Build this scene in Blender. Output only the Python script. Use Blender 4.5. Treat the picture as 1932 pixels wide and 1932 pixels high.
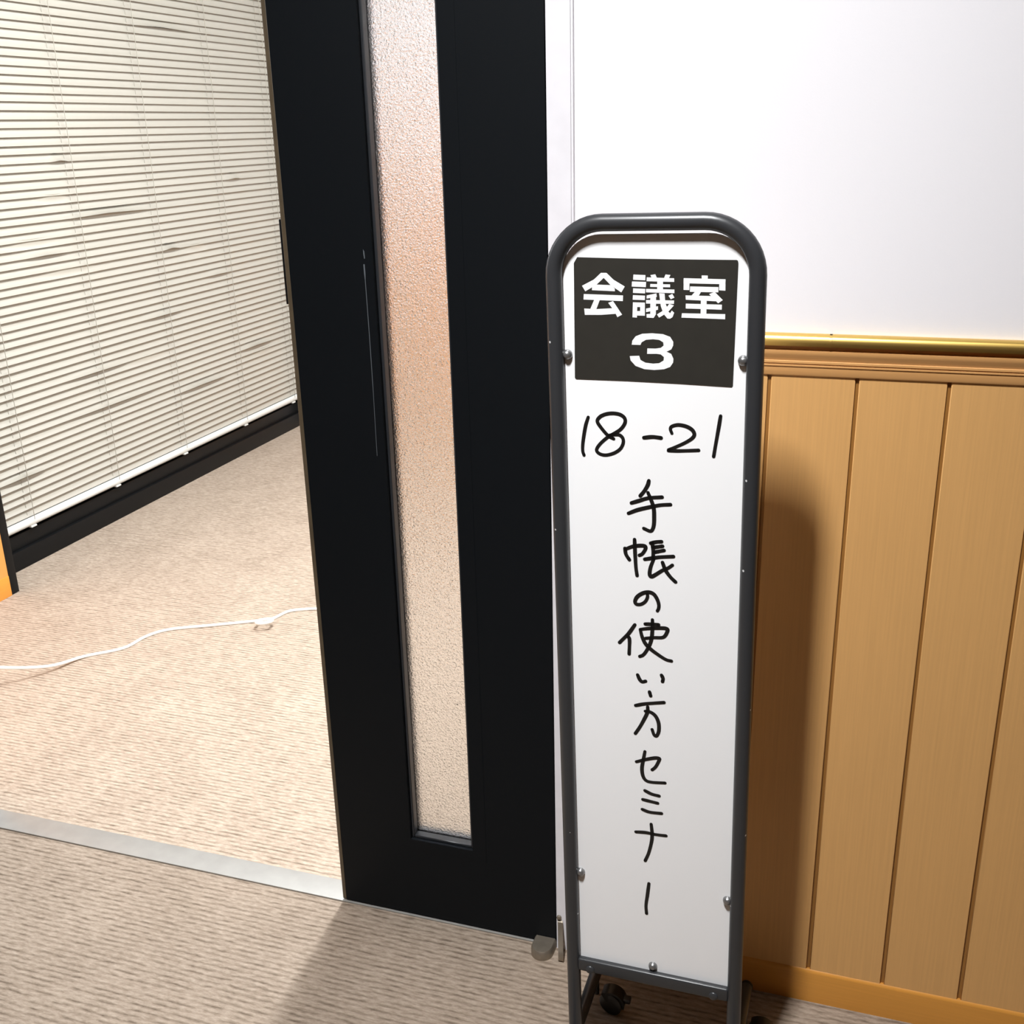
import bpy, bmesh, math, json
from mathutils import Matrix, Vector
from math import sin, cos, pi, radians

for o in list(bpy.data.objects):
    bpy.data.objects.remove(o)
S = bpy.context.scene
COL = S.collection

# ------------------------------------------------------------------ camera
cam_d = bpy.data.cameras.new('camera')
cam_d.sensor_fit = 'HORIZONTAL'
cam_d.sensor_width = 36.0
cam_d.lens = 2046.07 / 1932 * 36.0
cam_d.clip_start = 0.05
cam = bpy.data.objects.new('camera', cam_d)
COL.objects.link(cam)
R_ = Vector((0.94914383, 0.31392967, -0.02396157))
U_ = Vector((-0.08356938, 0.32457902, 0.94215955))
F_ = Vector((-0.30354926, 0.89224247, -0.33430709))
m = Matrix.Identity(4)
for i in range(3):
    m[i][0], m[i][1], m[i][2] = R_[i], U_[i], -F_[i]
m[0][3], m[1][3], m[2][3] = 0.0, -1.63174, 1.5
cam.matrix_world = m
S.camera = cam

# ------------------------------------------------------------------ world, lamps, exposure
S.view_settings.view_transform = 'Standard'
S.view_settings.look = 'None'
S.view_settings.gamma = 1.0
S.view_settings.use_curve_mapping = False
S.view_settings.exposure = 0.0
W = bpy.data.worlds.new('world')
S.world = W
W.use_nodes = True
W.node_tree.nodes['Background'].inputs[0].default_value = (0.5, 0.55, 0.65, 1)
W.node_tree.nodes['Background'].inputs[1].default_value = 0.02

def lamp(name, loc, size, power, color, shape='RECTANGLE', size_y=None):
    d = bpy.data.lights.new(name, 'AREA')
    d.shape = shape
    d.size = size
    if size_y: d.size_y = size_y
    d.energy = power
    d.color = color
    o = bpy.data.objects.new(name, d)
    o.location = loc
    COL.objects.link(o)
    return o

# fluorescent battens hung in the meeting room (they run along y), and one added fill
RC_ = (0.92, 0.965, 1.0)
ra = lamp('room_lamp', (-1.02, 1.02, 2.68), 0.12, 122, RC_, size_y=1.5)
ra.rotation_euler = (0, radians(30), 0)
lamp('room_lamp', (-1.02, 3.75, 2.68), 0.12, 50, RC_, size_y=1.5)
rb = lamp('room_lamp', (1.3, 2.2, 2.68), 0.12, 62, RC_, size_y=2.4)  # unseen, added and aimed low at the upper blind slats
rb.rotation_euler = (0, radians(50), 0)
# downlight panel on the corridor ceiling, beamed down at the foot of the wall
kl = lamp('corridor_lamp', (-0.50, -1.31, 3.175), 0.17, 45, (0.975, 0.985, 1.0), size_y=0.46)
kl.rotation_euler = (radians(23), 0, radians(-6))
kl.data.spread = radians(90)

# ------------------------------------------------------------------ materials
def lin(c):
    return tuple(((v / 255) / 12.92 if v / 255 <= 0.04045 else ((v / 255 + 0.055) / 1.055) ** 2.4) for v in c)

class NT:
    def __init__(s, name):
        s.m = bpy.data.materials.new(name)
        s.m.use_nodes = True
        s.t = s.m.node_tree
        s.b = s.t.nodes['Principled BSDF']
    def n(s, typ, **kw):
        nd = s.t.nodes.new('ShaderNode' + typ)
        for k, v in kw.items():
            if k.startswith('i_'):
                key = k[2:]
                key = int(key) if key.isdigit() else key.replace('_', ' ')
                nd.inputs[key].default_value = v
            else:
                setattr(nd, k, v)
        return nd
    def l(s, a, ao, b, bi):
        s.t.links.new(a.outputs[ao], b.inputs[bi])
    def set(s, **kw):
        for k, v in kw.items():
            s.b.inputs[k.replace('_', ' ')].default_value = v
    def math(s, op, a, b=None, ao=0, bo=0):
        nd = s.n('Math', operation=op)
        for i, (x, xo) in enumerate(((a, ao), (b, bo))):
            if x is None: continue
            if isinstance(x, (int, float)): nd.inputs[i].default_value = x
            else: s.l(x, xo, nd, i)
        return nd

def plain(name, rgb, rough=0.5, metal=0.0, spec=0.5, bump=0.0, bscale=200, var=0.0, vscale=30):
    t = NT(name)
    c = lin(rgb)
    t.set(Base_Color=(*c, 1), Roughness=rough, Metallic=metal, Specular_IOR_Level=spec)
    if var or bump:
        pos = t.n('NewGeometry')
    if var:
        nz = t.n('TexNoise', i_Scale=vscale, i_Detail=4)
        t.l(pos, 'Position', nz, 'Vector')
        rp = t.n('ValToRGB')
        rp.color_ramp.elements[0].position = 0.3
        rp.color_ramp.elements[1].position = 0.7
        rp.color_ramp.elements[0].color = (*[v * (1 - var) for v in c], 1)
        rp.color_ramp.elements[1].color = (*[min(1, v * (1 + var)) for v in c], 1)
        t.l(nz, 0, rp, 0)
        t.l(rp, 0, t.b, 'Base Color')
    if bump:
        nz = t.n('TexNoise', i_Scale=bscale, i_Detail=3)
        t.l(pos, 'Position', nz, 'Vector')
        bp = t.n('Bump', i_Strength=bump, i_Distance=0.001)
        t.l(nz, 0, bp, 'Height')
        t.l(bp, 0, t.b, 'Normal')
    return t.m

def wood(name, rgb, along='z', rough=0.42, var=0.07):
    t = NT(name)
    c = lin(rgb)
    t.set(Roughness=rough, Specular_IOR_Level=0.4)
    g = t.n('NewGeometry')
    mp = t.n('Mapping')
    mp.inputs['Scale'].default_value = {'z': (260, 260, 5), 'x': (5, 260, 260), 'y': (260, 5, 260)}[along]
    t.l(g, 'Position', mp, 'Vector')
    nz = t.n('TexNoise', i_Scale=1.0, i_Detail=5, i_Roughness=0.6)
    t.l(mp, 0, nz, 'Vector')
    nb = t.n('TexNoise', i_Scale=3.0, i_Detail=2)
    t.l(g, 'Position', nb, 'Vector')
    ad = t.math('ADD', t.math('MULTIPLY', nz, 0.75), t.math('MULTIPLY', nb, 0.25))
    rp = t.n('ValToRGB')
    rp.color_ramp.elements[0].position = 0.32
    rp.color_ramp.elements[1].position = 0.68
    rp.color_ramp.elements[0].color = (*[v * (1 - var) for v in c], 1)
    rp.color_ramp.elements[1].color = (*[min(1, v * (1 + var * 0.6)) for v in c], 1)
    t.l(ad, 0, rp, 0)
    t.l(rp, 0, t.b, 'Base Color')
    bp = t.n('Bump', i_Strength=0.12, i_Distance=0.0006)
    t.l(nz, 0, bp, 'Height')
    t.l(bp, 0, t.b, 'Normal')
    return t.m

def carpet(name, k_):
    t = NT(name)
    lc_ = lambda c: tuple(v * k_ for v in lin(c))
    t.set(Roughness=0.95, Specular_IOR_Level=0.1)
    g = t.n('NewGeometry')
    sep = t.n('SeparateXYZ'); t.l(g, 'Position', sep, 0)
    # wandering of the ribs
    nw = t.n('TexNoise', i_Scale=14.0, i_Detail=4, i_Roughness=0.6); t.l(g, 'Position', nw, 'Vector')
    yy = t.math('ADD', sep, t.math('MULTIPLY', nw, 0.010), ao='Y')
    ph = t.math('MULTIPLY', yy, 2 * pi / 0.0128)
    rib = t.math('SINE', ph)
    rib01 = t.math('ADD', t.math('MULTIPLY', rib, 0.5), 0.5)
    groove = t.math('POWER', rib01, 0.45)
    # loops along the ribs, and where the grooves open or close
    mp = t.n('Mapping'); mp.inputs['Scale'].default_value = (55, 190, 1)
    t.l(g, 'Position', mp, 'Vector')
    lp = t.n('TexNoise', i_Scale=1.0, i_Detail=5, i_Roughness=0.7); t.l(mp, 0, lp, 'Vector')
    mp2 = t.n('Mapping'); mp2.inputs['Scale'].default_value = (22, 80, 1)
    t.l(g, 'Position', mp2, 'Vector')
    op = t.n('TexNoise', i_Scale=1.0, i_Detail=2); t.l(mp2, 0, op, 'Vector')
    opn = t.n('MapRange', i_1=0.40, i_2=0.62, i_3=0.10, i_4=0.46); t.l(op, 0, opn, 0)
    big = t.n('TexNoise', i_Scale=6.0, i_Detail=4); t.l(g, 'Position', big, 'Vector')
    dip = t.math('MULTIPLY', t.math('SUBTRACT', 1.0, groove), opn)
    h = t.math('SUBTRACT', t.math('ADD', t.math('MULTIPLY', lp, 0.95), 0.32), dip)
    h2 = t.math('ADD', h, t.math('MULTIPLY', t.math('SUBTRACT', big, 0.5), 0.22))
    rp = t.n('ValToRGB')
    e = rp.color_ramp.elements
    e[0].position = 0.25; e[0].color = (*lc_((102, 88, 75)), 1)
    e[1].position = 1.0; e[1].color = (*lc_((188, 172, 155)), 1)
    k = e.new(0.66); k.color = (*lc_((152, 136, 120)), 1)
    t.l(h2, 0, rp, 0)
    t.l(rp, 0, t.b, 'Base Color')
    bp = t.n('Bump', i_Strength=0.5, i_Distance=0.0035)
    t.l(h, 0, bp, 'Height'); t.l(bp, 0, t.b, 'Normal')
    return t.m

def frosted():
    t = NT('frosted_glass')
    t.set(Base_Color=(1, 1, 1, 1), Roughness=0.1, Transmission_Weight=1.0, IOR=1.36)
    g = t.n('NewGeometry')
    nz = t.n('TexNoise', i_Scale=300.0, i_Detail=2.5, i_Roughness=0.6); t.l(g, 'Position', nz, 'Vector')
    bp = t.n('Bump', i_Strength=1.0, i_Distance=0.0026)
    t.l(nz, 0, bp, 'Height'); t.l(bp, 0, t.b, 'Normal')
    return t.m

def dark_glass():
    t = NT('night_window_glass')
    t.set(Base_Color=(0.02, 0.025, 0.03, 1), Roughness=0.05, Transmission_Weight=0.6)
    return t.m

def brass():
    t = NT('polished_brass')
    t.set(Base_Color=(*lin((222, 186, 104)), 1), Metallic=1.0, Roughness=0.32)
    g = t.n('NewGeometry')
    mp = t.n('Mapping'); mp.inputs['Scale'].default_value = (2, 900, 900)
    t.l(g, 'Position', mp, 'Vector')
    nz = t.n('TexNoise', i_Scale=1.0, i_Detail=2); t.l(mp, 0, nz, 'Vector')
    bp = t.n('Bump', i_Strength=0.1, i_Distance=0.0005); t.l(nz, 0, bp, 'Height'); t.l(bp, 0, t.b, 'Normal')
    return t.m

def chipped(name, rgb, rough, chip, scale, thr, metal=0.0):
    t = NT(name)
    t.set(Roughness=rough, Metallic=metal)
    g = t.n('NewGeometry')
    nz = t.n('TexVoronoi', i_Scale=scale); t.l(g, 'Position', nz, 'Vector')
    lt = t.math('LESS_THAN', nz, thr)
    mx = t.n('MixRGB'); mx.inputs[1].default_value = (*lin(rgb), 1); mx.inputs[2].default_value = (*lin(chip), 1)
    t.l(lt, 0, mx, 0); t.l(mx, 0, t.b, 'Base Color')
    return t.m

M = dict(
    wall=plain('white_wall_sheet', (236, 234, 237), 0.55, bump=0.08, bscale=350),
    jamb=plain('white_jamb_paint', (226, 224, 228), 0.4, var=0.03),
    ceil=plain('ceiling_board', (235, 233, 228), 0.8),
    plank=wood('honey_plank', (213, 164, 103), 'z'),
    groove=wood('plank_joint_brown', (150, 104, 50), 'z'),
    mould=wood('honey_moulding', (208, 156, 98), 'x'),
    base=wood('honey_baseboard', (205, 142, 62), 'x', 0.35),
    orange=wood('orange_room_panel', (214, 148, 76), 'z'),
    orange_y=wood('orange_room_skirting', (226, 146, 58), 'y', 0.35),
    carpet=carpet('dimmed_corridor_carpet', 0.83),  # shaded copy of the room carpet, dim corridor light in the colour
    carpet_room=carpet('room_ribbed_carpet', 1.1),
    door=plain('black_door_laminate', (14, 17, 20), 0.55, spec=0.12, bump=0.05, bscale=900),
    bead=plain('black_door_bead', (40, 42, 45), 0.35, spec=0.6),
    edge=plain('brown_door_edge', (82, 70, 53), 0.5, var=0.15, vscale=40),
    blackm=plain('black_window_frame', (14, 15, 16), 0.4, spec=0.22),
    scratch=plain('grey_scratch', (90, 95, 100), 0.6),
    glass=frosted(),
    nglass=dark_glass(),
    slat=plain('ivory_slat', (170, 165, 153), 0.42),
    rail=plain('white_rail', (215, 215, 209), 0.35),
    cordw=plain('ivory_string', (158, 153, 140), 0.8),
    brass=brass(),
    alu=plain('brushed_aluminium', (160, 158, 153), 0.5, metal=0.5, bump=0.05, bscale=500, var=0.06, vscale=25),
    nickel=plain('satin_nickel', (150, 140, 126), 0.42, metal=0.75, var=0.1, vscale=60),
    tube=chipped('dark_grey_tube_paint', (50, 51, 53), 0.32, (205, 205, 205), 34, 0.055),
    screw=plain('steel_screw', (150, 150, 150), 0.32, metal=0.8),
    board=plain('whiteboard_face', (248, 248, 248), 0.28, spec=0.5),
    boardedge=plain('board_edge', (60, 58, 56), 0.6),
    sticker=plain('charcoal_sticker', (41, 39, 34), 0.5, var=0.06, vscale=60),
    white=plain('white_print', (242, 242, 242), 0.5),
    ink=plain('black_marker_ink', (20, 18, 17), 0.45, var=0.2, vscale=120),
    rubber=plain('black_caster_plastic', (20, 20, 20), 0.4),
    cable=plain('white_cable_sheath', (248, 246, 240), 0.4),
)

# ------------------------------------------------------------------ mesh helpers
def link(name, me, mat=None, parent=None):
    o = bpy.data.objects.new(name, me)
    COL.objects.link(o)
    if mat is not None and not me.materials:
        me.materials.append(M[mat] if isinstance(mat, str) else mat)
    if parent is not None:
        o.parent = parent
    return o

def fin(bm, name, mat, parent=None, smooth=False, bevel=0, seg=2):
    if bevel:
        bmesh.ops.bevel(bm, geom=list(bm.edges), offset=bevel, segments=seg, affect='EDGES', profile=0.6)
    bmesh.ops.recalc_face_normals(bm, faces=bm.faces)
    me = bpy.data.meshes.new(name)
    bm.to_mesh(me)
    bm.free()
    if smooth:
        for p in me.polygons: p.use_smooth = True
        if smooth != 'all':
            me.set_sharp_from_angle(angle=radians(40))
    return link(name, me, mat, parent)

def add_box(bm, x0, x1, y0, y1, z0, z1):
    v = [bm.verts.new((x, y, z)) for x in (x0, x1) for y in (y0, y1) for z in (z0, z1)]
    for f in ((0, 1, 3, 2), (4, 6, 7, 5), (0, 4, 5, 1), (2, 3, 7, 6), (0, 2, 6, 4), (1, 5, 7, 3)):
        bm.faces.new([v[i] for i in f])

def box(name, b, mat, parent=None, bevel=0, seg=2):
    bm = bmesh.new()
    add_box(bm, *b)
    return fin(bm, name, mat, parent, smooth=bool(bevel), bevel=bevel, seg=seg)

def boxes(name, bs, mat, parent=None):
    bm = bmesh.new()
    for b in bs: add_box(bm, *b)
    return fin(bm, name, mat, parent)

def extrude_profile(name, prof, axis, a0, a1, mat, parent=None):
    """closed profile of (p, q); axis 'x': (x, p=y, q=z); axis 'y': (p=x, y, q=z)"""
    bm = bmesh.new()
    rings = []
    for a in (a0, a1):
        rings.append([bm.verts.new((a, p, q) if axis == 'x' else (p, a, q)) for p, q in prof])
    n = len(prof)
    for i in range(n):
        bm.faces.new((rings[0][i], rings[0][(i + 1) % n], rings[1][(i + 1) % n], rings[1][i]))
    bm.faces.new(rings[0]); bm.faces.new(rings[1][::-1])
    return fin(bm, name, mat, parent, smooth=True)

def add_sweep(bm, path, r, n=16, ref=(0, 0, 1), caps=True):
    path = [Vector(p) for p in path]
    ref = Vector(ref)
    rings = []
    for i, p in enumerate(path):
        a = path[max(i - 1, 0)]; b = path[min(i + 1, len(path) - 1)]
        t = (b - a).normalized()
        s = ref.cross(t)
        if s.length < 1e-4: s = Vector((1, 0, 0)).cross(t)
        s.normalize()
        w = t.cross(s)
        rr = r[i] if isinstance(r, (list, tuple)) else r
        rings.append([bm.verts.new(p + s * rr * cos(2 * pi * k / n) + w * rr * sin(2 * pi * k / n)) for k in range(n)])
    for i in range(len(rings) - 1):
        for k in range(n):
            bm.faces.new((rings[i][k], rings[i][(k + 1) % n], rings[i + 1][(k + 1) % n], rings[i + 1][k]))
    if caps:
        bm.faces.new(rings[0][::-1]); bm.faces.new(rings[-1])

def tube(name, path, r, mat, parent=None, n=16, ref=(0, 0, 1)):
    bm = bmesh.new()
    add_sweep(bm, path, r, n, ref)
    return fin(bm, name, mat, parent, smooth=True)

def add_lathe(bm, prof, base, axis, n=20):
    """prof: (radius, height along axis)"""
    axis = Vector(axis).normalized()
    a = axis.orthogonal().normalized(); b = axis.cross(a)
    base = Vector(base)
    rings = []
    for r, h in prof:
        if r < 1e-6: rings.append([bm.verts.new(base + axis * h)])
        else: rings.append([bm.verts.new(base + axis * h + (a * cos(2 * pi * k / n) + b * sin(2 * pi * k / n)) * r) for k in range(n)])
    for A, B in zip(rings, rings[1:]):
        for k in range(n):
            k2 = (k + 1) % n
            if len(A) == 1 and len(B) == 1: continue
            if len(A) == 1: bm.faces.new((A[0], B[k], B[k2]))
            elif len(B) == 1: bm.faces.new((A[k], A[k2], B[0]))
            else: bm.faces.new((A[k], A[k2], B[k2], B[k]))
    for ring in (rings[0], rings[-1]):
        if len(ring) > 1: bm.faces.new(ring)

def lathe(name, prof, base, axis, mat, parent=None, n=20):
    bm = bmesh.new()
    add_lathe(bm, prof, base, axis, n)
    return fin(bm, name, mat, parent, smooth=True)

def prism(name, pts, n0, n1, mat, parent=None, bevel=0):
    """polygon in (s, t), thickness along local y from n0 to n1"""
    bm = bmesh.new()
    A = [bm.verts.new((s, n0, t)) for s, t in pts]
    B = [bm.verts.new((s, n1, t)) for s, t in pts]
    k = len(pts)
    bm.faces.new(A); bm.faces.new(B[::-1])
    for i in range(k):
        bm.faces.new((A[i], B[i], B[(i + 1) % k], A[(i + 1) % k]))
    return fin(bm, name, mat, parent, smooth=True)

def spline(pts, per=6):
    P = [Vector(p) for p in pts]
    if len(P) < 3: return [P[0].lerp(P[-1], i / per) for i in range(per + 1)]
    P = [P[0] * 2 - P[1]] + P + [P[-1] * 2 - P[-2]]
    out = []
    for i in range(1, len(P) - 2):
        p0, p1, p2, p3 = P[i - 1:i + 3]
        for j in range(per):
            t = j / per
            out.append(0.5 * ((2 * p1) + (p2 - p0) * t + (2 * p0 - 5 * p1 + 4 * p2 - p3) * t * t + (3 * p1 - p0 - 3 * p2 + p3) * t ** 3))
    out.append(P[-2])
    return out

def struct(o, label=None):
    o['kind'] = 'structure'
    if label: o['label'] = label
    return o

def empty(name, loc):
    o = bpy.data.objects.new(name, None)
    o.location = loc
    o.empty_display_size = 0.05
    COL.objects.link(o)
    return o

def tag(o, label, cat, group=None):
    o['label'] = label
    o['category'] = cat
    if group: o['group'] = group
    return o

# ------------------------------------------------------------------ room shell
XR, XL, YB, YF, ZC = 3.6, -4.6, -3.6, 5.0, 3.2
RX = -2.79              # left wall of the meeting room
struct(box('floor', (XL - 0.1, XR + 0.1, YB - 0.1, 0.02, -0.1, 0.0), 'carpet'), 'ribbed corridor carpet in front of the doorway, colour darkened for dim light')
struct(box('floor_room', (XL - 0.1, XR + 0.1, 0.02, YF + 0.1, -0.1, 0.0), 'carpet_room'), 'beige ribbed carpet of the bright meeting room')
struct(box('ceiling', (XL - 0.1, XR + 0.1, YB - 0.1, YF + 0.1, ZC, ZC + 0.1), 'ceil'))
DL, DR = -1.98, -0.448  # rough opening of the doorway
wf = struct(boxes('wall_front', [
    (DR, XR, 0.006, 0.12, 0.0, ZC), (XL, DL, 0.006, 0.12, 0.0, ZC), (DL, DR, 0.006, 0.12, 2.12, ZC)], 'wall'),
    'white wall above the honey coloured wainscot')
struct(box('wall_back', (XL, XR, YB - 0.1, YB, 0, ZC), 'groove'))
struct(box('wall_right', (XR, XR + 0.1, YB, YF, 0, ZC), 'wall'))
struct(boxes('wall_left', [(RX - 0.2, RX, 0.12, 1.108, 0, ZC), (RX - 0.2, RX, 3.56, YF, 0, ZC),
                           (XL - 0.1, XL, YB, 0.006, 0, ZC), (RX - 0.3, RX - 0.02, 1.085, 3.56, 2.5, ZC)], 'wall'))
wfar = struct(box('wall_far', (RX - 0.2, XR, YF, YF + 0.1, 0, ZC), 'wall'))

# wainscot of the corridor wall: separate planks on a brown backing
back = box('wainscot_backing', (DR + 0.002, XR - 0.002, 0.0042, 0.006, 0.0, 1.19), 'groove', wf)
G0, GP, GW = -0.1435, 0.1255, 0.0056
proto = None
k0 = -3
for k in range(k0, 25):
    x0 = G0 + (k - 1) * GP + GW / 2
    x1 = x0 + GP - GW
    if x1 > XR - 0.01: break
    if x1 < DR + 0.01: continue
    if x0 < DR + 0.002:
        box('plank', (DR + 0.002, x1, 0.0002, 0.0042, 0.06, 1.16), 'plank', wf)
        continue
    if proto is None:
        proto = box('plank', (-GP / 2 + GW / 2, GP / 2 - GW / 2, 0.0002, 0.0042, 0.06, 1.16), 'plank', wf, bevel=0.0012, seg=1)
        proto.location.x = (x0 + x1) / 2
    else:
        c = proto.copy(); COL.objects.link(c); c.parent = wf
        c.location.x = (x0 + x1) / 2

struct(extrude_profile('baseboard_front', [(0.0042, 0.0), (-0.0035, 0.0), (-0.0035, 0.062), (-0.0025, 0.066), (0.0002, 0.0685), (0.0042, 0.0685)],
                       'x', DR + 0.002, XR, 'base'), 'honey wood baseboard under the planks')
# moulding under the brass rail
struct(extrude_profile('trim_1', [(0.006, 1.187), (0.001, 1.187), (0.001, 1.1825), (-0.0095, 1.1820), (-0.0095, 1.1790), (-0.0085, 1.175), (-0.0055, 1.170), (-0.0045, 1.1665),
                                  (-0.0058, 1.1655), (-0.0058, 1.1625), (-0.0042, 1.1620), (-0.0042, 1.1605), (-0.0052, 1.1600), (-0.0052, 1.1580),
                                  (-0.0036, 1.1575), (-0.0036, 1.146), (-0.0022, 1.1435), (0.0042, 1.1435), (0.006, 1.15)],
                       'x', DR + 0.002, XR, 'mould'), 'wooden cap moulding under the brass rail')
def rail_prof(e=0.0):
    return [(0.006, 1.2055), (-0.004, 1.2055), (-0.0075 - e, 1.2040), (-0.0098 - e, 1.2010), (-0.0112 - e, 1.1970), (-0.0120 - e, 1.1925), (-0.0120 - e, 1.1890), (0.006, 1.1890)]
br = struct(extrude_profile('trim_2', rail_prof(), 'x', DR + 0.002, XR, 'brass'), 'shiny brass chair rail along the wall')
extrude_profile('rail_joint', [(p - 0.0008, q) for p, q in rail_prof(0.0004)], 'x', -0.061, -0.0575, 'brass', br)

# doorway trim
jm = struct(boxes('trim_3', [(-0.4845, DR, -0.004, 0.125, 0.0, 2.12), (DL, DL + 0.036, -0.004, 0.125, 0.0, 2.12),
                             (DL + 0.036, -0.4845, -0.004, 0.125, 2.084, 2.12)], 'jamb'), 'white door frame')
box('frame_fillet', (DR, DR + 0.003, -0.001, 0.006, 0.0, 2.12), 'jamb', jm)
box('dark_gap_strip', (-0.500, -0.4846, 0.0505, 0.062, 0.0, 2.08), 'blackm', jm)  # black strip added so the gap beside the door reads dark
tag(box('threshold_strip', (DL + 0.037, -0.4855, -0.003, 0.0555, 0.0, 0.0035), 'alu', bevel=0.0012),
    'flat scratched metal threshold strip in the doorway carpet', 'threshold')

# meeting room wainscot and baseboards
pl = box('wainscot_panel', (RX, RX + 0.004, 0.125, 1.108, 0.07, 1.19), 'orange', bpy.data.objects['wall_left'])
box('wainscot_panel', (RX, RX + 0.006, 3.562, YF - 0.01, 0.07, 1.19), 'orange', bpy.data.objects['wall_left'])
box('wainscot_panel', (RX + 0.01, XR - 0.005, YF - 0.006, YF, 0.07, 1.19), 'orange', wfar)
struct(box('baseboard_left', (RX, RX + 0.006, 0.125, 1.1085, 0.0, 0.074), 'orange_y', bevel=0.002), 'bright orange wooden baseboard beside the black post')
struct(box('baseboard_far', (RX + 0.012, XR - 0.005, YF - 0.012, YF, 0.0, 0.074), 'orange_y'))

# ------------------------------------------------------------------ window with black frame
wn = empty('window_1', (-2.95, 1.1, 0)); struct(wn, 'floor-length window in a black frame behind the blind')
def wchild(o):
    o.parent = wn; o.matrix_parent_inverse = Matrix.Translation((2.95, -1.1, 0)); return o
sill = wchild(box('sill_frame', (-3.02, -2.921, 1.15, 3.55, 0.0, 0.072), 'blackm', bevel=0.003))
wchild(box('lower_frame', (-3.02, -2.936, 1.15, 3.55, 0.0722, 0.128), 'blackm', bevel=0.002))
wchild(box('post', (-3.02, RX + 0.004, 1.109, 1.145, 0.0, 2.5), 'blackm', bevel=0.002))
wchild(box('post', (-3.02, RX - 0.08, 3.52, 3.555, 0.0, 2.5), 'blackm', bevel=0.002))
wchild(box('pane', (-3.0, -2.994, 1.142, 3.52, 0.128, 2.5), 'nglass'))

# ------------------------------------------------------------------ venetian blind
BX, BY0, BY1, PITCH, Z0 = -2.925, 1.19, 3.475, 0.0295, 0.198
vb = empty('venetian_blind', (BX, (BY0 + BY1) / 2, 0))
tag(vb, 'ivory venetian blind with some bent slats, lowered over the window', 'blind')
TH, SW, CR = radians(71), 0.0355, -0.0052
def slat_mesh(bends=()):
    L = (BY1 - BY0) / 2
    ys = [-L, L]
    for (y, w, a) in bends:
        for q in (-1, -0.8, -0.5, -0.2, 0, 0.3, 0.6, 0.85, 1): ys.append(max(-L, min(L, y + q * w)))
    ys = sorted(set(ys))
    bm = bmesh.new()
    rows = []
    for y in ys:
        th, dx, sc = TH, 0.0, 1.0
        for (yb, w, a) in bends:
            q = abs(y - yb) / w
            if q < 1:
                f = (1 - q * q) ** 2 if y < yb else (1 - q) ** 0.6
                th += a * f; dx += 0.004 * f
        d = Vector((cos(th), 0, -sin(th))); nn = Vector((sin(th), 0, cos(th)))
        rows.append([bm.verts.new(d * (u * SW / 2) + nn * CR * (1 - u * u) + Vector((dx, y, 0))) for u in (-1, -0.6, -0.2, 0.2, 0.6, 1)])
    for A, B in zip(rows, rows[1:]):
        for i in range(5): bm.faces.new((A[i], B[i], B[i + 1], A[i + 1]))
    me = bpy.data.meshes.new('slat'); bm.to_mesh(me); bm.free()
    for p in me.polygons: p.use_smooth = True
    me.materials.append(M['slat'])
    return me
straight = slat_mesh()
bends = {}
for y, z, w, a in [(2.575, 1.949, .22, -.35), (1.845, 1.429, .05, -.5), (1.784, 1.292, .09, .4), (2.08, 1.236, .26, -.6), (1.64, 1.153, .16, .35),
                   (1.70, 1.102, .12, -.4), (2.456, 1.061, .07, -.7), (2.646, 1.019, .09, .4), (3.06, 0.513, .16, -.6), (2.564, 0.427, .22, -.6),
                   (3.138, 0.469, .12, .3), (1.873, 0.649, .2, -.35), (1.95, 0.484, .3, -.3), (3.014, 1.32, .06, -.5), (1.803, 1.01, .18, .3),
                   (2.35, 0.78, .15, -.35), (2.8, 0.92, .1, -.3), (1.4, 0.36, .12, -.6), (2.2, 0.60, .16, .25)]:
    i = round((z - Z0) / PITCH)
    bends.setdefault(i, []).append((y - (BY0 + BY1) / 2, w, a))
for i in range(78):
    me = slat_mesh(bends[i]) if i in bends else straight
    o = link('slat', me, None, vb)
    o.location = (0, 0, Z0 + i * PITCH)
    o.rotation_euler = (0.0012 * sin(i * 2.3), 0.03 * sin(i * 1.7) , 0)
L2 = (BY1 - BY0) / 2
rl = extrude_profile('bottom_rail', [(0.014 * cos(a), 0.1605 + 0.0165 * sin(a)) for a in [2 * pi * k / 16 for k in range(16)]], 'y', -L2, L2, 'rail', vb)
box('head_rail', (-0.02, 0.02, -L2, L2, 2.5 - 0.008, 2.5 + 0.02), 'rail', vb)
for yc in (1.40, 1.895, 2.375, 2.888, 3.365):
    yl = yc - (BY0 + BY1) / 2
    for dx, r in ((0.0205, 0.0014), (-0.02, 0.0012)):
        tube('ladder_cord', [(dx, yl, 0.17), (dx + 0.001, yl + 0.002, 1.3), (dx, yl, 2.5)], r, 'cordw', vb, n=6, ref=(0, 1, 0))
    tube('lift_cord', [(0.0, yl - 0.012, 0.17), (0.0, yl - 0.012, 2.5)], 0.0008, 'cordw', vb, n=6, ref=(0, 1, 0))
    box('cord_clip', (-0.006, 0.0125, yl - 0.014, yl + 0.014, 0.1395, 0.146), 'rail', rl, bevel=0.0015)

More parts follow.
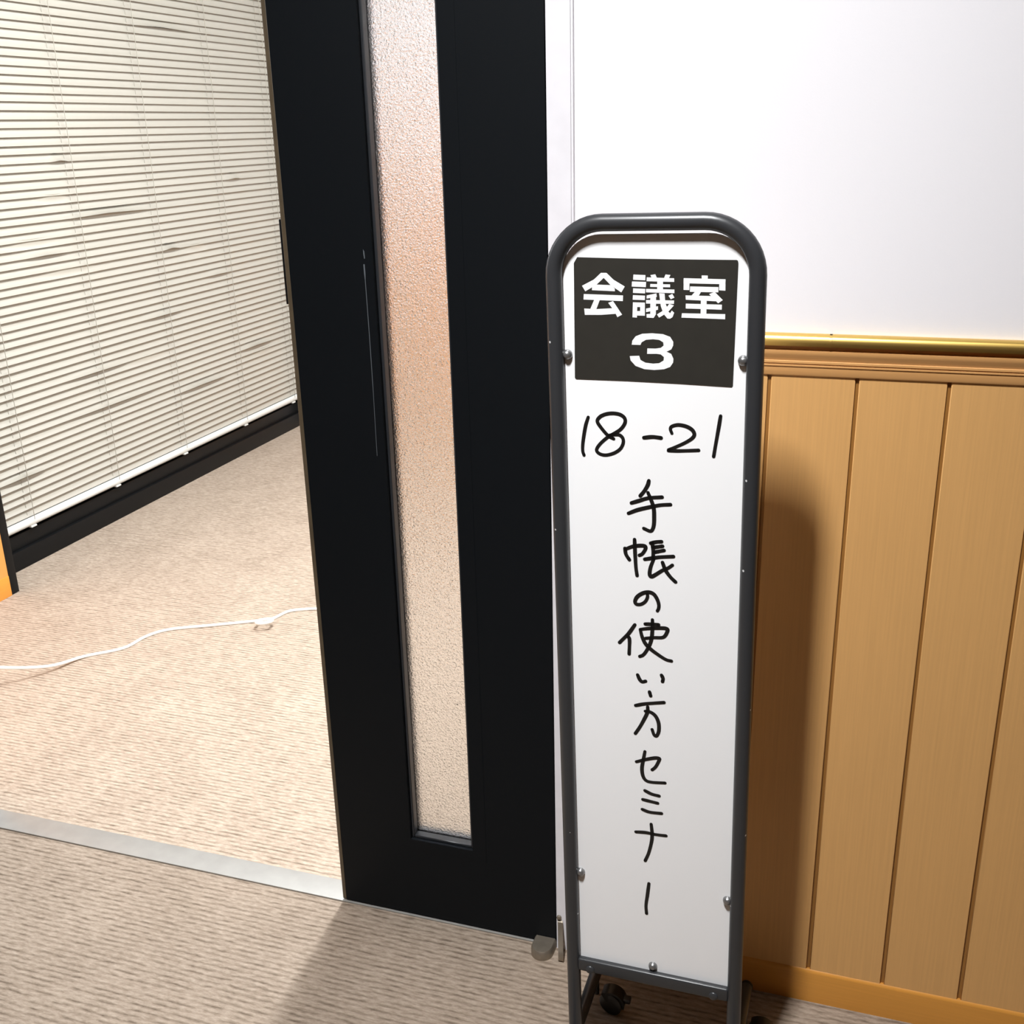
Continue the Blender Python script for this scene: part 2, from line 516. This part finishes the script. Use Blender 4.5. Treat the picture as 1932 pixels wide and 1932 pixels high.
# ------------------------------------------------------------------ black door leaf with glass strip
dr = empty('door_1', (-0.487, 0.025, 0)); struct(dr, 'narrow black door leaf with a strip of frosted glass')
DXL, DXR, DY0, DY1, DZ0, DZ1 = -0.937, -0.4875, 0.0, 0.05, 0.0065, 2.08
GX0, GX1, GZ0, GZ1 = -0.7825, -0.653, 0.186, 1.95
def dchild(o):
    o.parent = dr; o.matrix_parent_inverse = Matrix.Translation((0.487, -0.025, 0)); return o
bm = bmesh.new()
fr = {}
for y in (DY0, DY1):
    out = [bm.verts.new((x, y, z)) for x, z in ((DXL, DZ0), (DXR, DZ0), (DXR, DZ1), (DXL, DZ1))]
    inn = [bm.verts.new((x, y, z)) for x, z in ((GX0, GZ0), (GX1, GZ0), (GX1, GZ1), (GX0, GZ1))]
    fr[y] = (out, inn)
    for i in range(4):
        j = (i + 1) % 4
        bm.faces.new((out[i], out[j], inn[j], inn[i]))
for idx in (0, 1):
    a, b = fr[DY0][idx], fr[DY1][idx]
    for i in range(4):
        j = (i + 1) % 4
        bm.faces.new((a[i], a[j], b[j], b[i]))
leaf = dchild(fin(bm, 'leaf_panel', 'door'))
dchild(box('glass_pane', (GX0 + 0.0005, GX1 - 0.0005, 0.0235, 0.0285, GZ0 + 0.0005, GZ1 - 0.0005), 'glass'))
# glazing beads in front of and behind the pane, each strip its own piece
for (ya, yb) in ((0.007, 0.0232), (0.0288, 0.045)):
    dchild(box('glazing_bead', (GX0 + 0.0003, GX0 + 0.0055, ya, yb, GZ0 + 0.0003, GZ1 - 0.0003), 'bead', bevel=0.001, seg=1))
    dchild(box('glazing_bead', (GX1 - 0.0055, GX1 - 0.0003, ya, yb, GZ0 + 0.0003, GZ1 - 0.0003), 'bead', bevel=0.001, seg=1))
    dchild(box('glazing_bead', (GX0 + 0.0056, GX1 - 0.0056, ya, yb, GZ0 + 0.0003, GZ0 + 0.0055), 'bead', bevel=0.001, seg=1))
    dchild(box('glazing_bead', (GX0 + 0.0056, GX1 - 0.0056, ya, yb, GZ1 - 0.0055, GZ1 - 0.0003), 'bead', bevel=0.001, seg=1))
# thin raised frame round the glass
bm = bmesh.new()
for b in ((GX0 - 0.028, GX0 - 0.0005, GZ0 - 0.022, GZ1 + 0.02), (GX1 + 0.0005, GX1 + 0.028, GZ0 - 0.022, GZ1 + 0.02),
          (GX0 - 0.0005, GX1 + 0.0005, GZ0 - 0.022, GZ0 - 0.0005), (GX0 - 0.0005, GX1 + 0.0005, GZ1 + 0.0005, GZ1 + 0.02)):
    add_box(bm, b[0], b[1], -0.0006, 0.0, b[2], b[3])
dchild(fin(bm, 'glass_surround', 'door'))
dchild(box('edge_strip', (-0.9455, DXL, 0.0005, DY1 - 0.0005, DZ0, DZ1), 'edge', bevel=0.0008, seg=1))
bp = dchild(box('flush_bolt_plate', (-0.9515, -0.9456, 0.004, 0.03, 1.226, 1.366), 'blackm', bevel=0.001, seg=1))
# long thin scratch on the paint
bm = bmesh.new()
sp = spline([(-0.7985, 1.2955), (-0.7982, 1.27), (-0.7975, 1.18), (-0.7975, 1.08), (-0.798, 1.03), (-0.7984, 0.9702)], 4)
wd = [0.0012 if p.y > 1.275 else 0.00055 if p.y > 1.1 else 0.0004 for p in sp]
L = [bm.verts.new((p.x - w, -0.0009, p.y)) for p, w in zip(sp, wd)]; Rr = [bm.verts.new((p.x + w, -0.0009, p.y)) for p, w in zip(sp, wd)]
for i in range(len(sp) - 1): bm.faces.new((L[i], Rr[i], Rr[i + 1], L[i + 1]))
bm.faces.new([bm.verts.new(q) for q in ((-0.7985, -0.0009, 1.3195), (-0.7965, -0.0009, 1.316), (-0.796, -0.0009, 1.305), (-0.7975, -0.0009, 1.304), (-0.7985, -0.0009, 1.312))])
dchild(fin(bm, 'scratch', 'scratch', None))
# floor pivot hinge
hb = bmesh.new()
def D_pts(cx, w, y0, y1, n=14):
    r = w / 2
    pts = [(cx - r, y0)]
    yc = y1 + r
    for k in range(n + 1):
        a = pi + pi * k / n
        pts.append((cx + r * cos(a), yc + r * sin(a)))
    pts.append((cx + r, y0))
    return pts
pts = D_pts(-0.5075, 0.043, -0.0008, -0.047)
A = [hb.verts.new((x, y, 0.0)) for x, y in pts]; B = [hb.verts.new((x, y, 0.014)) for x, y in pts]
T = [hb.verts.new((-0.5075 + (x + 0.5075) * 0.86, y if y > -0.001 else y * 0.92 - 0.0005, 0.0185)) for x, y in pts]
for P, Q in ((A, B), (B, T)):
    for i in range(len(pts)):
        j = (i + 1) % len(pts); hb.faces.new((P[i], P[j], Q[j], Q[i]))
hb.faces.new(A); hb.faces.new(T)
hinge = dchild(fin(hb, 'floor_pivot_hinge', 'nickel', smooth=True))
ar = extrude_profile('hinge_arm', [(-0.0045, 0.0), (-0.034, 0.0), (-0.040, 0.004), (-0.041, 0.012), (-0.036, 0.022), (-0.014, 0.05), (-0.0085, 0.066), (-0.0045, 0.068)], 'x', -0.4835, -0.4735, 'nickel')
for v in ar.data.vertices: v.co.x += -v.co.y * 0.30
dchild(ar)
dchild(lathe('hinge_cap', [(0.0045, 0), (0.0045, 0.003), (0.003, 0.0045), (0, 0.005)], (-0.479, -0.0045, 0.075), (0, -1, 0), 'nickel'))

# ------------------------------------------------------------------ white cable on the carpet
ex = empty('extension_cord', (-1.9, 1.05, 0))
tag(ex, 'white cable snaking across the beige meeting room carpet', 'cord')
cp = [(-2.75, 0.42, 0.10), (-2.55, 0.47, 0.085), (-2.335, 0.557, 0.06), (-2.25, 0.665, 0.022), (-2.214, 0.775, 0.005), (-2.134, 0.857, 0.004), (-2.116, 0.947, 0.004), (-2.074, 1.011, 0.004),
      (-1.959, 1.075, 0.004), (-1.826, 1.149, 0.004), (-1.791, 1.175, 0.004), (-1.77, 1.237, 0.004), (-1.728, 1.266, 0.004), (-1.68, 1.283, 0.004),
      (-1.55, 1.30, 0.004), (-1.3, 1.33, 0.004), (-0.9, 1.30, 0.004), (-0.4, 1.36, 0.004)]
c = tube('cable', spline(cp, 6), 0.0048, 'cable', None, n=10)
c.parent = ex; c.matrix_parent_inverse = Matrix.Translation((1.9, -1.05, 0))
# small raised loop tied into the cable
bm = bmesh.new()
lc, lr = Vector((-1.785, 1.115, 0.022)), 0.026
e1 = Vector((0.86, 0.50, 0.05)).normalized(); q_ = Vector((-0.5, 0.78, -0.20)); e2 = (q_ - e1 * e1.dot(q_)).normalized()
nrm = e1.cross(e2)
rings = []
NN = 28
for i in range(NN):
    a = 2 * pi * i / NN
    d = e1 * cos(a) + e2 * sin(a)
    rings.append([bm.verts.new(lc + d * lr + d * 0.005 * cos(b) + nrm * 0.006 * sin(b)) for b in [2 * pi * k / 8 for k in range(8)]])
for i in range(NN):
    for k in range(8):
        bm.faces.new((rings[i][k], rings[i][(k + 1) % 8], rings[(i + 1) % NN][(k + 1) % 8], rings[(i + 1) % NN][k]))
c = fin(bm, 'cable_loop', 'cable', None, smooth='all')
c.parent = ex; c.matrix_parent_inverse = Matrix.Translation((1.9, -1.05, 0))

# ------------------------------------------------------------------ sign stand
SO = Vector((-0.24871, -0.25, 0.0))
sg = empty('sign_stand', SO)
tag(sg, 'white notice board on a grey tubular stand beside the black door', 'sign')
SX = Vector((0.99975544, -0.01387672, 0.01721902)); SU = Vector((-0.0173075, -0.00628202, 0.99983048)); SN = Vector((0.01376619, 0.99988398, 0.00652065))
LEAN = Matrix(((SX[0], SN[0], SU[0]), (SX[1], SN[1], SU[1]), (SX[2], SN[2], SU[2]))).to_quaternion()
def lean(o):
    o.parent = sg
    o.rotation_mode = 'QUATERNION'
    o.rotation_quaternion = LEAN
    return o
HW, TOP, RB, TR = 0.13055, 1.3855, 0.066, 0.0110
path = [(-HW, 0, 0.062), (-HW, 0, 0.4), (-HW, 0, 0.9)]
for k in range(13):
    a = pi - (pi / 2) * k / 12
    path.append((-HW + RB + RB * cos(a), 0, TOP - RB + RB * sin(a)))
for k in range(13):
    a = pi / 2 - (pi / 2) * k / 12
    path.append((HW - RB + RB * cos(a), 0, TOP - RB + RB * sin(a)))
path += [(HW, 0, 0.9), (HW, 0, 0.4), (HW, 0, 0.062)]
lean(tube('frame_tube', path, TR, 'tube', n=24, ref=(0, 1, 0)))
# board
BW, BT, BB, RC = 0.1212, 1.3705, 0.2150, 0.052
bpts = [(-BW, BB), (BW, BB)]
for k in range(11):
    a = (pi / 2) * k / 10
    bpts.append((BW - RC + RC * cos(a), BT - RC + RC * sin(a)))
for k in range(11):
    a = pi / 2 + (pi / 2) * k / 10
    bpts.append((-BW + RC + RC * cos(a), BT - RC + RC * sin(a)))
bd = lean(prism('board', bpts, 0.004, 0.0085, 'board'))
bd['label'] = 'white writing board with handwritten black text'
bd.data.materials.append(M['boardedge'])
for p in bd.data.polygons:
    if abs(p.normal.y) < 0.5: p.material_index = 1

TEXT = json.loads('''{"sticker":[[-99.7,1342.3],[-32.8,1340.4],[24.7,1339.2],[103.5,1338.2],[105.2,1337.2],[105.8,1334.5],[102.9,1180.7],[101.5,1178.8],[35.9,1180.9],[-33.9,1182.3],[-104.7,1182.6],[-106.4,1184.4],[-104.3,1334.6],[-103.7,1335.8]],"print":{"kai":[[[-68.3,1322.5],[-64.5,1322.5],[-64.6,1316.3],[-74.8,1307.2],[-89.6,1298.9],[-93.9,1306.0],[-77.9,1314.0]],[[-64.8,1322.5],[-61.0,1322.5],[-51.7,1313.8],[-37.1,1305.3],[-41.8,1297.8],[-55.4,1306.6],[-64.9,1316.3]],[[-75.0,1307.6],[-55.1,1307.0],[-50.4,1302.7],[-50.1,1299.2],[-80.7,1300.4],[-80.4,1303.9]],[[-91.7,1295.4],[-39.5,1294.0],[-39.8,1286.7],[-92.2,1288.3]],[[-77.6,1288.6],[-70.2,1288.2],[-75.3,1275.7],[-83.6,1275.6]],[[-91.5,1276.7],[-75.3,1276.1],[-49.2,1277.8],[-47.8,1270.4],[-68.3,1268.7],[-90.8,1268.4]],[[-59.3,1284.4],[-52.7,1286.7],[-40.9,1269.3],[-47.3,1266.0],[-50.7,1273.2]]],"gi":[[[-25.8,1320.4],[-10.2,1319.8],[-10.5,1313.2],[-26.2,1313.9]],[[-27.7,1311.8],[-9.4,1311.2],[-9.7,1304.6],[-28.1,1305.3]],[[-26.2,1303.1],[-10.5,1302.5],[-10.8,1296.7],[-26.5,1297.3]],[[-26.5,1294.5],[-10.8,1293.9],[-11.1,1288.3],[-26.9,1288.6]],[[-26.6,1285.4],[-11.0,1285.1],[-11.0,1279.3],[-26.8,1279.4]],[[-26.8,1279.5],[-21.0,1279.6],[-21.4,1265.8],[-27.3,1266.1]],[[-17.1,1279.5],[-11.0,1279.5],[-11.0,1268.3],[-17.3,1268.5]],[[-21.2,1274.2],[-17.0,1274.3],[-17.0,1268.4],[-21.2,1268.5]],[[-3.9,1319.8],[2.5,1320.8],[4.6,1316.0],[-1.8,1315.7]],[[13.4,1315.6],[15.5,1320.6],[21.8,1320.0],[19.6,1315.4]],[[-8.5,1317.0],[26.5,1315.9],[26.6,1311.3],[-8.8,1312.1]],[[5.0,1316.3],[12.3,1316.0],[12.4,1297.5],[4.8,1298.2]],[[-3.9,1308.7],[21.4,1308.3],[21.5,1304.6],[-4.2,1305.0]],[[-9.4,1302.5],[26.9,1301.9],[27.0,1297.3],[-9.4,1298.1]],[[-8.6,1294.3],[3.9,1296.9],[4.6,1292.6],[-8.8,1290.2]],[[-9.4,1288.5],[26.7,1288.2],[26.5,1283.8],[-9.4,1283.9]],[[-3.9,1294.9],[3.6,1295.5],[3.3,1270.3],[0.4,1265.7],[-8.6,1266.0],[-8.9,1270.6],[-3.9,1270.9]],[[-9.4,1277.6],[6.1,1280.8],[6.1,1276.2],[-9.4,1273.0]],[[7.4,1297.2],[14.5,1296.8],[15.5,1285.1],[19.8,1273.7],[21.7,1272.0],[23.8,1275.5],[26.9,1272.7],[24.9,1267.1],[21.7,1265.0],[18.2,1265.2],[13.2,1271.2],[9.6,1280.9]],[[20.6,1283.8],[26.5,1281.9],[18.1,1272.6],[7.5,1266.2],[4.7,1270.3],[13.9,1276.0]],[[19.4,1294.1],[24.3,1296.5],[27.1,1291.8],[22.5,1289.6]]],"shitsu":[[[61.0,1319.5],[68.6,1319.3],[68.7,1314.2],[61.1,1314.4]],[[38.5,1316.1],[90.7,1314.8],[90.6,1308.7],[38.4,1309.7]],[[38.5,1310.0],[45.9,1309.7],[45.7,1301.2],[38.5,1301.5]],[[83.0,1309.1],[90.7,1308.8],[90.8,1300.8],[82.9,1301.2]],[[46.7,1305.9],[82.1,1305.2],[82.1,1298.7],[46.5,1299.1]],[[53.0,1299.4],[60.5,1299.2],[57.7,1294.0],[48.4,1294.2]],[[41.1,1294.7],[74.1,1294.1],[81.7,1291.2],[79.1,1287.6],[41.5,1289.2]],[[70.7,1296.5],[77.5,1299.3],[87.9,1289.2],[82.1,1285.1]],[[60.5,1289.6],[67.8,1289.4],[67.7,1271.2],[60.4,1271.5]],[[41.6,1284.4],[86.9,1283.5],[86.8,1277.2],[41.5,1278.2]],[[36.7,1272.2],[91.3,1271.8],[91.3,1265.3],[36.2,1266.6]]],"three":[[[-28.5,1230.5],[-27.7,1235.8],[-23.3,1241.6],[-14.6,1245.1],[-1.7,1246.0],[12.6,1245.1],[21.9,1241.8],[25.9,1235.5],[25.8,1230.5],[23.4,1225.5],[17.3,1222.5],[23.4,1219.8],[26.3,1213.4],[25.9,1208.4],[22.1,1202.6],[14.2,1199.4],[1.2,1198.0],[-11.8,1198.7],[-23.5,1202.7],[-30.1,1209.8],[-31.2,1215.5],[-18.6,1216.3],[-16.9,1210.8],[-10.4,1207.4],[-0.2,1206.4],[7.7,1207.2],[13.5,1210.9],[13.9,1215.3],[9.8,1218.7],[4.1,1219.3],[-8.2,1219.0],[-7.9,1226.2],[2.6,1226.2],[9.8,1227.3],[13.4,1230.3],[12.9,1234.5],[7.6,1237.5],[-0.3,1238.2],[-9.6,1237.3],[-15.4,1233.9],[-16.9,1230.4]]]},"hand":{"one":[[[-89.1,1130.6],[-93.2,1117.6],[-97.1,1095.8],[-97.8,1083.2],[-96.1,1076.9]]],"eight":[[[-54.2,1102.2],[-61.7,1106.0],[-71.2,1116.6],[-76.5,1125.3],[-73.0,1131.6],[-65.4,1135.7],[-55.2,1137.5],[-45.1,1136.2],[-39.0,1131.7],[-38.4,1125.0],[-43.9,1116.5],[-52.1,1110.4],[-61.7,1104.6],[-71.5,1095.8],[-77.1,1088.5],[-77.9,1083.6],[-73.1,1079.7],[-64.8,1078.7],[-53.8,1082.2],[-45.5,1088.2],[-41.3,1096.0],[-41.3,1102.9],[-45.3,1107.5],[-51.4,1108.2],[-60.3,1106.6]]],"dash":[[[-12.7,1105.8],[-0.9,1107.5],[10.4,1106.7]]],"two":[[[24.9,1113.8],[22.9,1119.1],[24.8,1123.2],[33.3,1125.7],[43.8,1124.1],[51.6,1119.8],[54.6,1113.9],[51.8,1108.4],[42.7,1101.9],[29.7,1095.1],[20.4,1090.9]],[[20.4,1089.8],[36.3,1090.3],[60.5,1092.4]]],"one_b":[[[88.3,1140.1],[86.3,1125.5],[82.9,1102.7],[80.4,1085.0]]],"te":[[[-6.0,1045.9],[-7.6,1039.5],[-12.4,1030.7],[-17.9,1023.5]],[[-30.3,1012.3],[-19.9,1016.2],[-6.2,1021.2],[12.1,1023.7]],[[-34.5,996.9],[-21.4,1003.0],[-3.5,1008.6],[10.1,1012.2],[23.6,1013.9]],[[-7.3,1028.9],[-3.5,1020.0],[0.6,1007.5],[1.3,993.2],[0.9,983.1],[-0.8,976.5],[-4.2,973.3],[-13.1,976.5]]],"cho":[[[-39.8,944.7],[-38.4,935.9],[-33.6,928.2]],[[-39.8,943.2],[-28.5,948.6],[-17.4,950.8],[-11.1,950.1],[-11.1,945.7],[-15.3,938.7],[-19.5,936.1]],[[-26.1,959.1],[-25.5,940.0],[-24.5,919.3],[-22.8,905.3]],[[-3.5,955.6],[4.8,958.1],[11.6,959.1]],[[-1.4,956.5],[-0.0,945.3],[-0.0,933.5]],[[0.7,949.7],[13.0,952.6]],[[2.0,942.8],[15.1,946.6]],[[-11.8,930.9],[7.6,935.7],[28.2,938.7]],[[0.7,932.1],[-3.5,919.9],[-4.9,909.3],[-2.1,905.8],[4.9,910.3],[13.2,916.6],[20.8,920.7],[26.9,925.7]],[[13.1,928.5],[17.3,917.4],[24.3,907.7],[31.5,900.9]]],"no":[[[-8.4,879.2],[-8.0,873.9],[-11.2,866.7],[-17.6,861.8],[-24.0,861.5],[-25.8,865.9],[-22.5,873.1],[-14.7,879.2],[-6.3,881.6],[0.8,879.4],[5.7,872.3],[8.1,864.2],[7.8,858.1],[6.1,854.1]]],"tsuka":[[[-26.3,828.9],[-35.0,814.7],[-41.6,806.8],[-48.9,798.1]],[[-36.8,809.8],[-34.3,805.3],[-34.4,792.7],[-34.9,781.6]],[[-11.3,831.8],[-0.6,832.7],[7.9,832.9]],[[-0.9,839.6],[-0.9,824.9],[-2.3,809.2],[-6.3,796.2],[-13.5,783.5],[-19.3,779.6]],[[-18.4,822.1],[-15.6,810.7],[-10.6,800.4],[-2.0,792.1],[10.9,783.5],[19.5,779.1],[26.6,778.1]],[[-18.4,822.5],[-6.3,825.5],[10.7,828.1],[19.2,828.1],[20.6,824.4],[15.0,814.4],[2.3,812.1],[-10.6,809.5]]],"i":[[[-22.6,749.4],[-19.4,742.1],[-15.7,739.1],[-10.9,740.7]],[[12.4,753.6],[14.6,748.4],[13.9,743.5]]],"kata":[[[-5.1,724.0],[-3.4,717.7]],[[-25.7,698.7],[-10.7,703.7],[16.2,709.7]],[[-7.8,699.2],[-8.1,690.1],[-13.7,676.1],[-19.6,663.6],[-26.3,651.7]],[[-11.4,691.3],[-3.4,690.8],[3.9,685.4],[8.4,674.5],[8.7,661.4],[5.5,652.6],[1.8,653.7],[-1.2,662.3]]],"se":[[[-25.0,603.5],[-10.8,609.8],[2.6,614.6],[9.3,614.9],[9.3,611.5],[4.1,599.6],[-1.1,593.6]],[[-12.0,623.2],[-14.5,608.3],[-16.5,594.4],[-15.3,581.7],[-10.8,573.9],[-1.8,572.0],[18.3,574.2]]],"mi":[[[-12.1,555.5],[-1.8,551.3],[9.5,549.9]],[[-15.4,539.2],[-3.3,537.9],[7.3,536.8]],[[-16.2,521.5],[-4.8,518.7],[13.3,519.7]]],"na":[[[-26.3,479.0],[-10.9,480.8],[4.4,480.2],[20.3,481.1]],[[-2.5,497.6],[-1.0,480.1],[-2.0,465.5],[-6.3,444.8],[-11.8,429.1]]],"bar":[[[-6.0,387.9],[-8.2,366.9],[-10.6,345.7],[-9.8,329.8]]]}}''')
mm = lambda P: [(s / 1000, t / 1000) for s, t in P]
stk = lean(prism('room_sticker', mm(TEXT['sticker']), 0.0033, 0.0039, 'sticker'))
stk['label'] = 'charcoal sticker printed with white room number'
for key, polys in TEXT['print'].items():
    bm = bmesh.new()
    for P in polys:
        bm.faces.new([bm.verts.new((s, 0.0031 - 0.00002 * len(bm.faces), t)) for s, t in mm(P)])
    bm.normal_update()
    bmesh.ops.triangulate(bm, faces=bm.faces)
    fin(bm, 'printed_character', 'white', stk)
for key, strokes in TEXT['hand'].items():
    bm = bmesh.new()
    for P in strokes:
        pts = spline([Vector((s, t)) for s, t in mm(P)], 6)
        n = len(pts)
        rad = []
        for i in range(n):
            u = i / (n - 1)
            rad.append((0.00275 if key not in ('eight', 'two', 'one', 'one_b') else 0.00245) * (0.92 + 0.1 * sin(pi * u) + 0.06 * sin(7 * u + n)))
        lf, rt = [], []
        for i in range(n):
            a, b = pts[max(0, i - 1)], pts[min(n - 1, i + 1)]
            d = (b - a).normalized(); q = Vector((-d.y, d.x)) * rad[i]
            lf.append(pts[i] + q); rt.append(pts[i] - q)
        V = lambda p: bm.verts.new((p.x, 0.0036, p.y))
        A = [V(p) for p in lf]; B = [V(p) for p in rt]
        for i in range(n - 1): bm.faces.new((A[i], A[i + 1], B[i + 1], B[i]))
        for i in (0, n - 1):
            bm.faces.new([V(pts[i] + Vector((cos(2 * pi * k / 12), sin(2 * pi * k / 12))) * rad[i]) for k in range(12)])
    fin(bm, 'handwritten_character', 'ink', bd)

dome = lambda r, h: [(r, 0.0), (r * 0.98, h * 0.25), (r * 0.85, h * 0.6), (r * 0.55, h * 0.88), (r * 0.25, h * 0.98), (0, h)]
for s, t in ((-0.1158, 1.2155), (0.1152, 1.2135), (-0.1158, 0.387), (0.1152, 0.384), (0.0005, 0.2305)):
    lean(lathe('screw', dome(0.0070, 0.0082), (s, 0.0042, t), (0, -1, 0), 'screw'))
bar = lean(box('crossbar', (-HW + TR * 0.8, HW - TR * 0.8, -0.0075, 0.0035, 0.1985, 0.2225), 'tube', bevel=0.004, seg=3))
for s in (-0.101, 0.099):
    lathe('rivet', dome(0.0075, 0.0035), (s, -0.0075, 0.2055), (0, -1, 0), 'tube', bar)

# level foot bars with casters
def caster(x, y, trail, parent):
    c = empty('caster', (x, y, 0)); c.parent = parent
    bm = bmesh.new()
    wx = trail
    for s in (-1, 1):
        add_lathe(bm, [(0.004, -0.0055), (0.0185, -0.0055), (0.0215, -0.004), (0.0215, 0.004), (0.0185, 0.0055), (0.004, 0.0055)],
                  (wx, s * 0.0075, 0.0216), (0.25, 1, 0), 22)
    w = fin(bm, 'wheel_pair', 'rubber', c, smooth=True)
    # hood over the wheels
    bm = bmesh.new()
    rings = []
    for yy in (-0.012, 0.012):
        ring = []
        for k in range(13):
            a = radians(-15 + 150 * k / 12)
            ring.append(bm.verts.new((wx + 0.0245 * cos(a), yy, 0.0225 + 0.0255 * sin(a))))
        ring.append(bm.verts.new((wx - 0.008, yy, 0.026)))
        ring.append(bm.verts.new((wx + 0.008, yy, 0.026)))
        rings.append(ring)
    n = len(rings[0])
    for i in range(n):
        bm.faces.new((rings[0][i], rings[0][(i + 1) % n], rings[1][(i + 1) % n], rings[1][i]))
    bm.faces.new(rings[0]); bm.faces.new(rings[1][::-1])
    fin(bm, 'hood', 'rubber', c, smooth=True)
    tube('stem', [(0, 0, 0.030), (0, 0, 0.056)], 0.005, 'rubber', c, n=12)
    box('brake_lever', (wx + 0.018, wx + 0.034, -0.007, 0.007, 0.026, 0.034), 'rubber', c, bevel=0.002)
    return c
for sx in (-1, 1):
    x = sx * HW
    pth = [(x, -0.185, 0.0655), (x, 0.0, 0.0655), (x, 0.178, 0.0655)]
    fb = tube('foot_bar', pth, 0.0105, 'tube', sg, n=20, ref=(0, 0, 1))
    for yy, d in ((-0.185, -1), (0.178, 1)):
        lathe('end_cap', [(0.0112, 0), (0.0112, 0.004), (0.009, 0.0075), (0.004, 0.009), (0, 0.0092)], (x, yy, 0.0655), (0, d, 0), 'rubber', fb)
    for yy in (-0.135, 0.125):
        caster(x + 0.004, yy, 0.0285, sg)
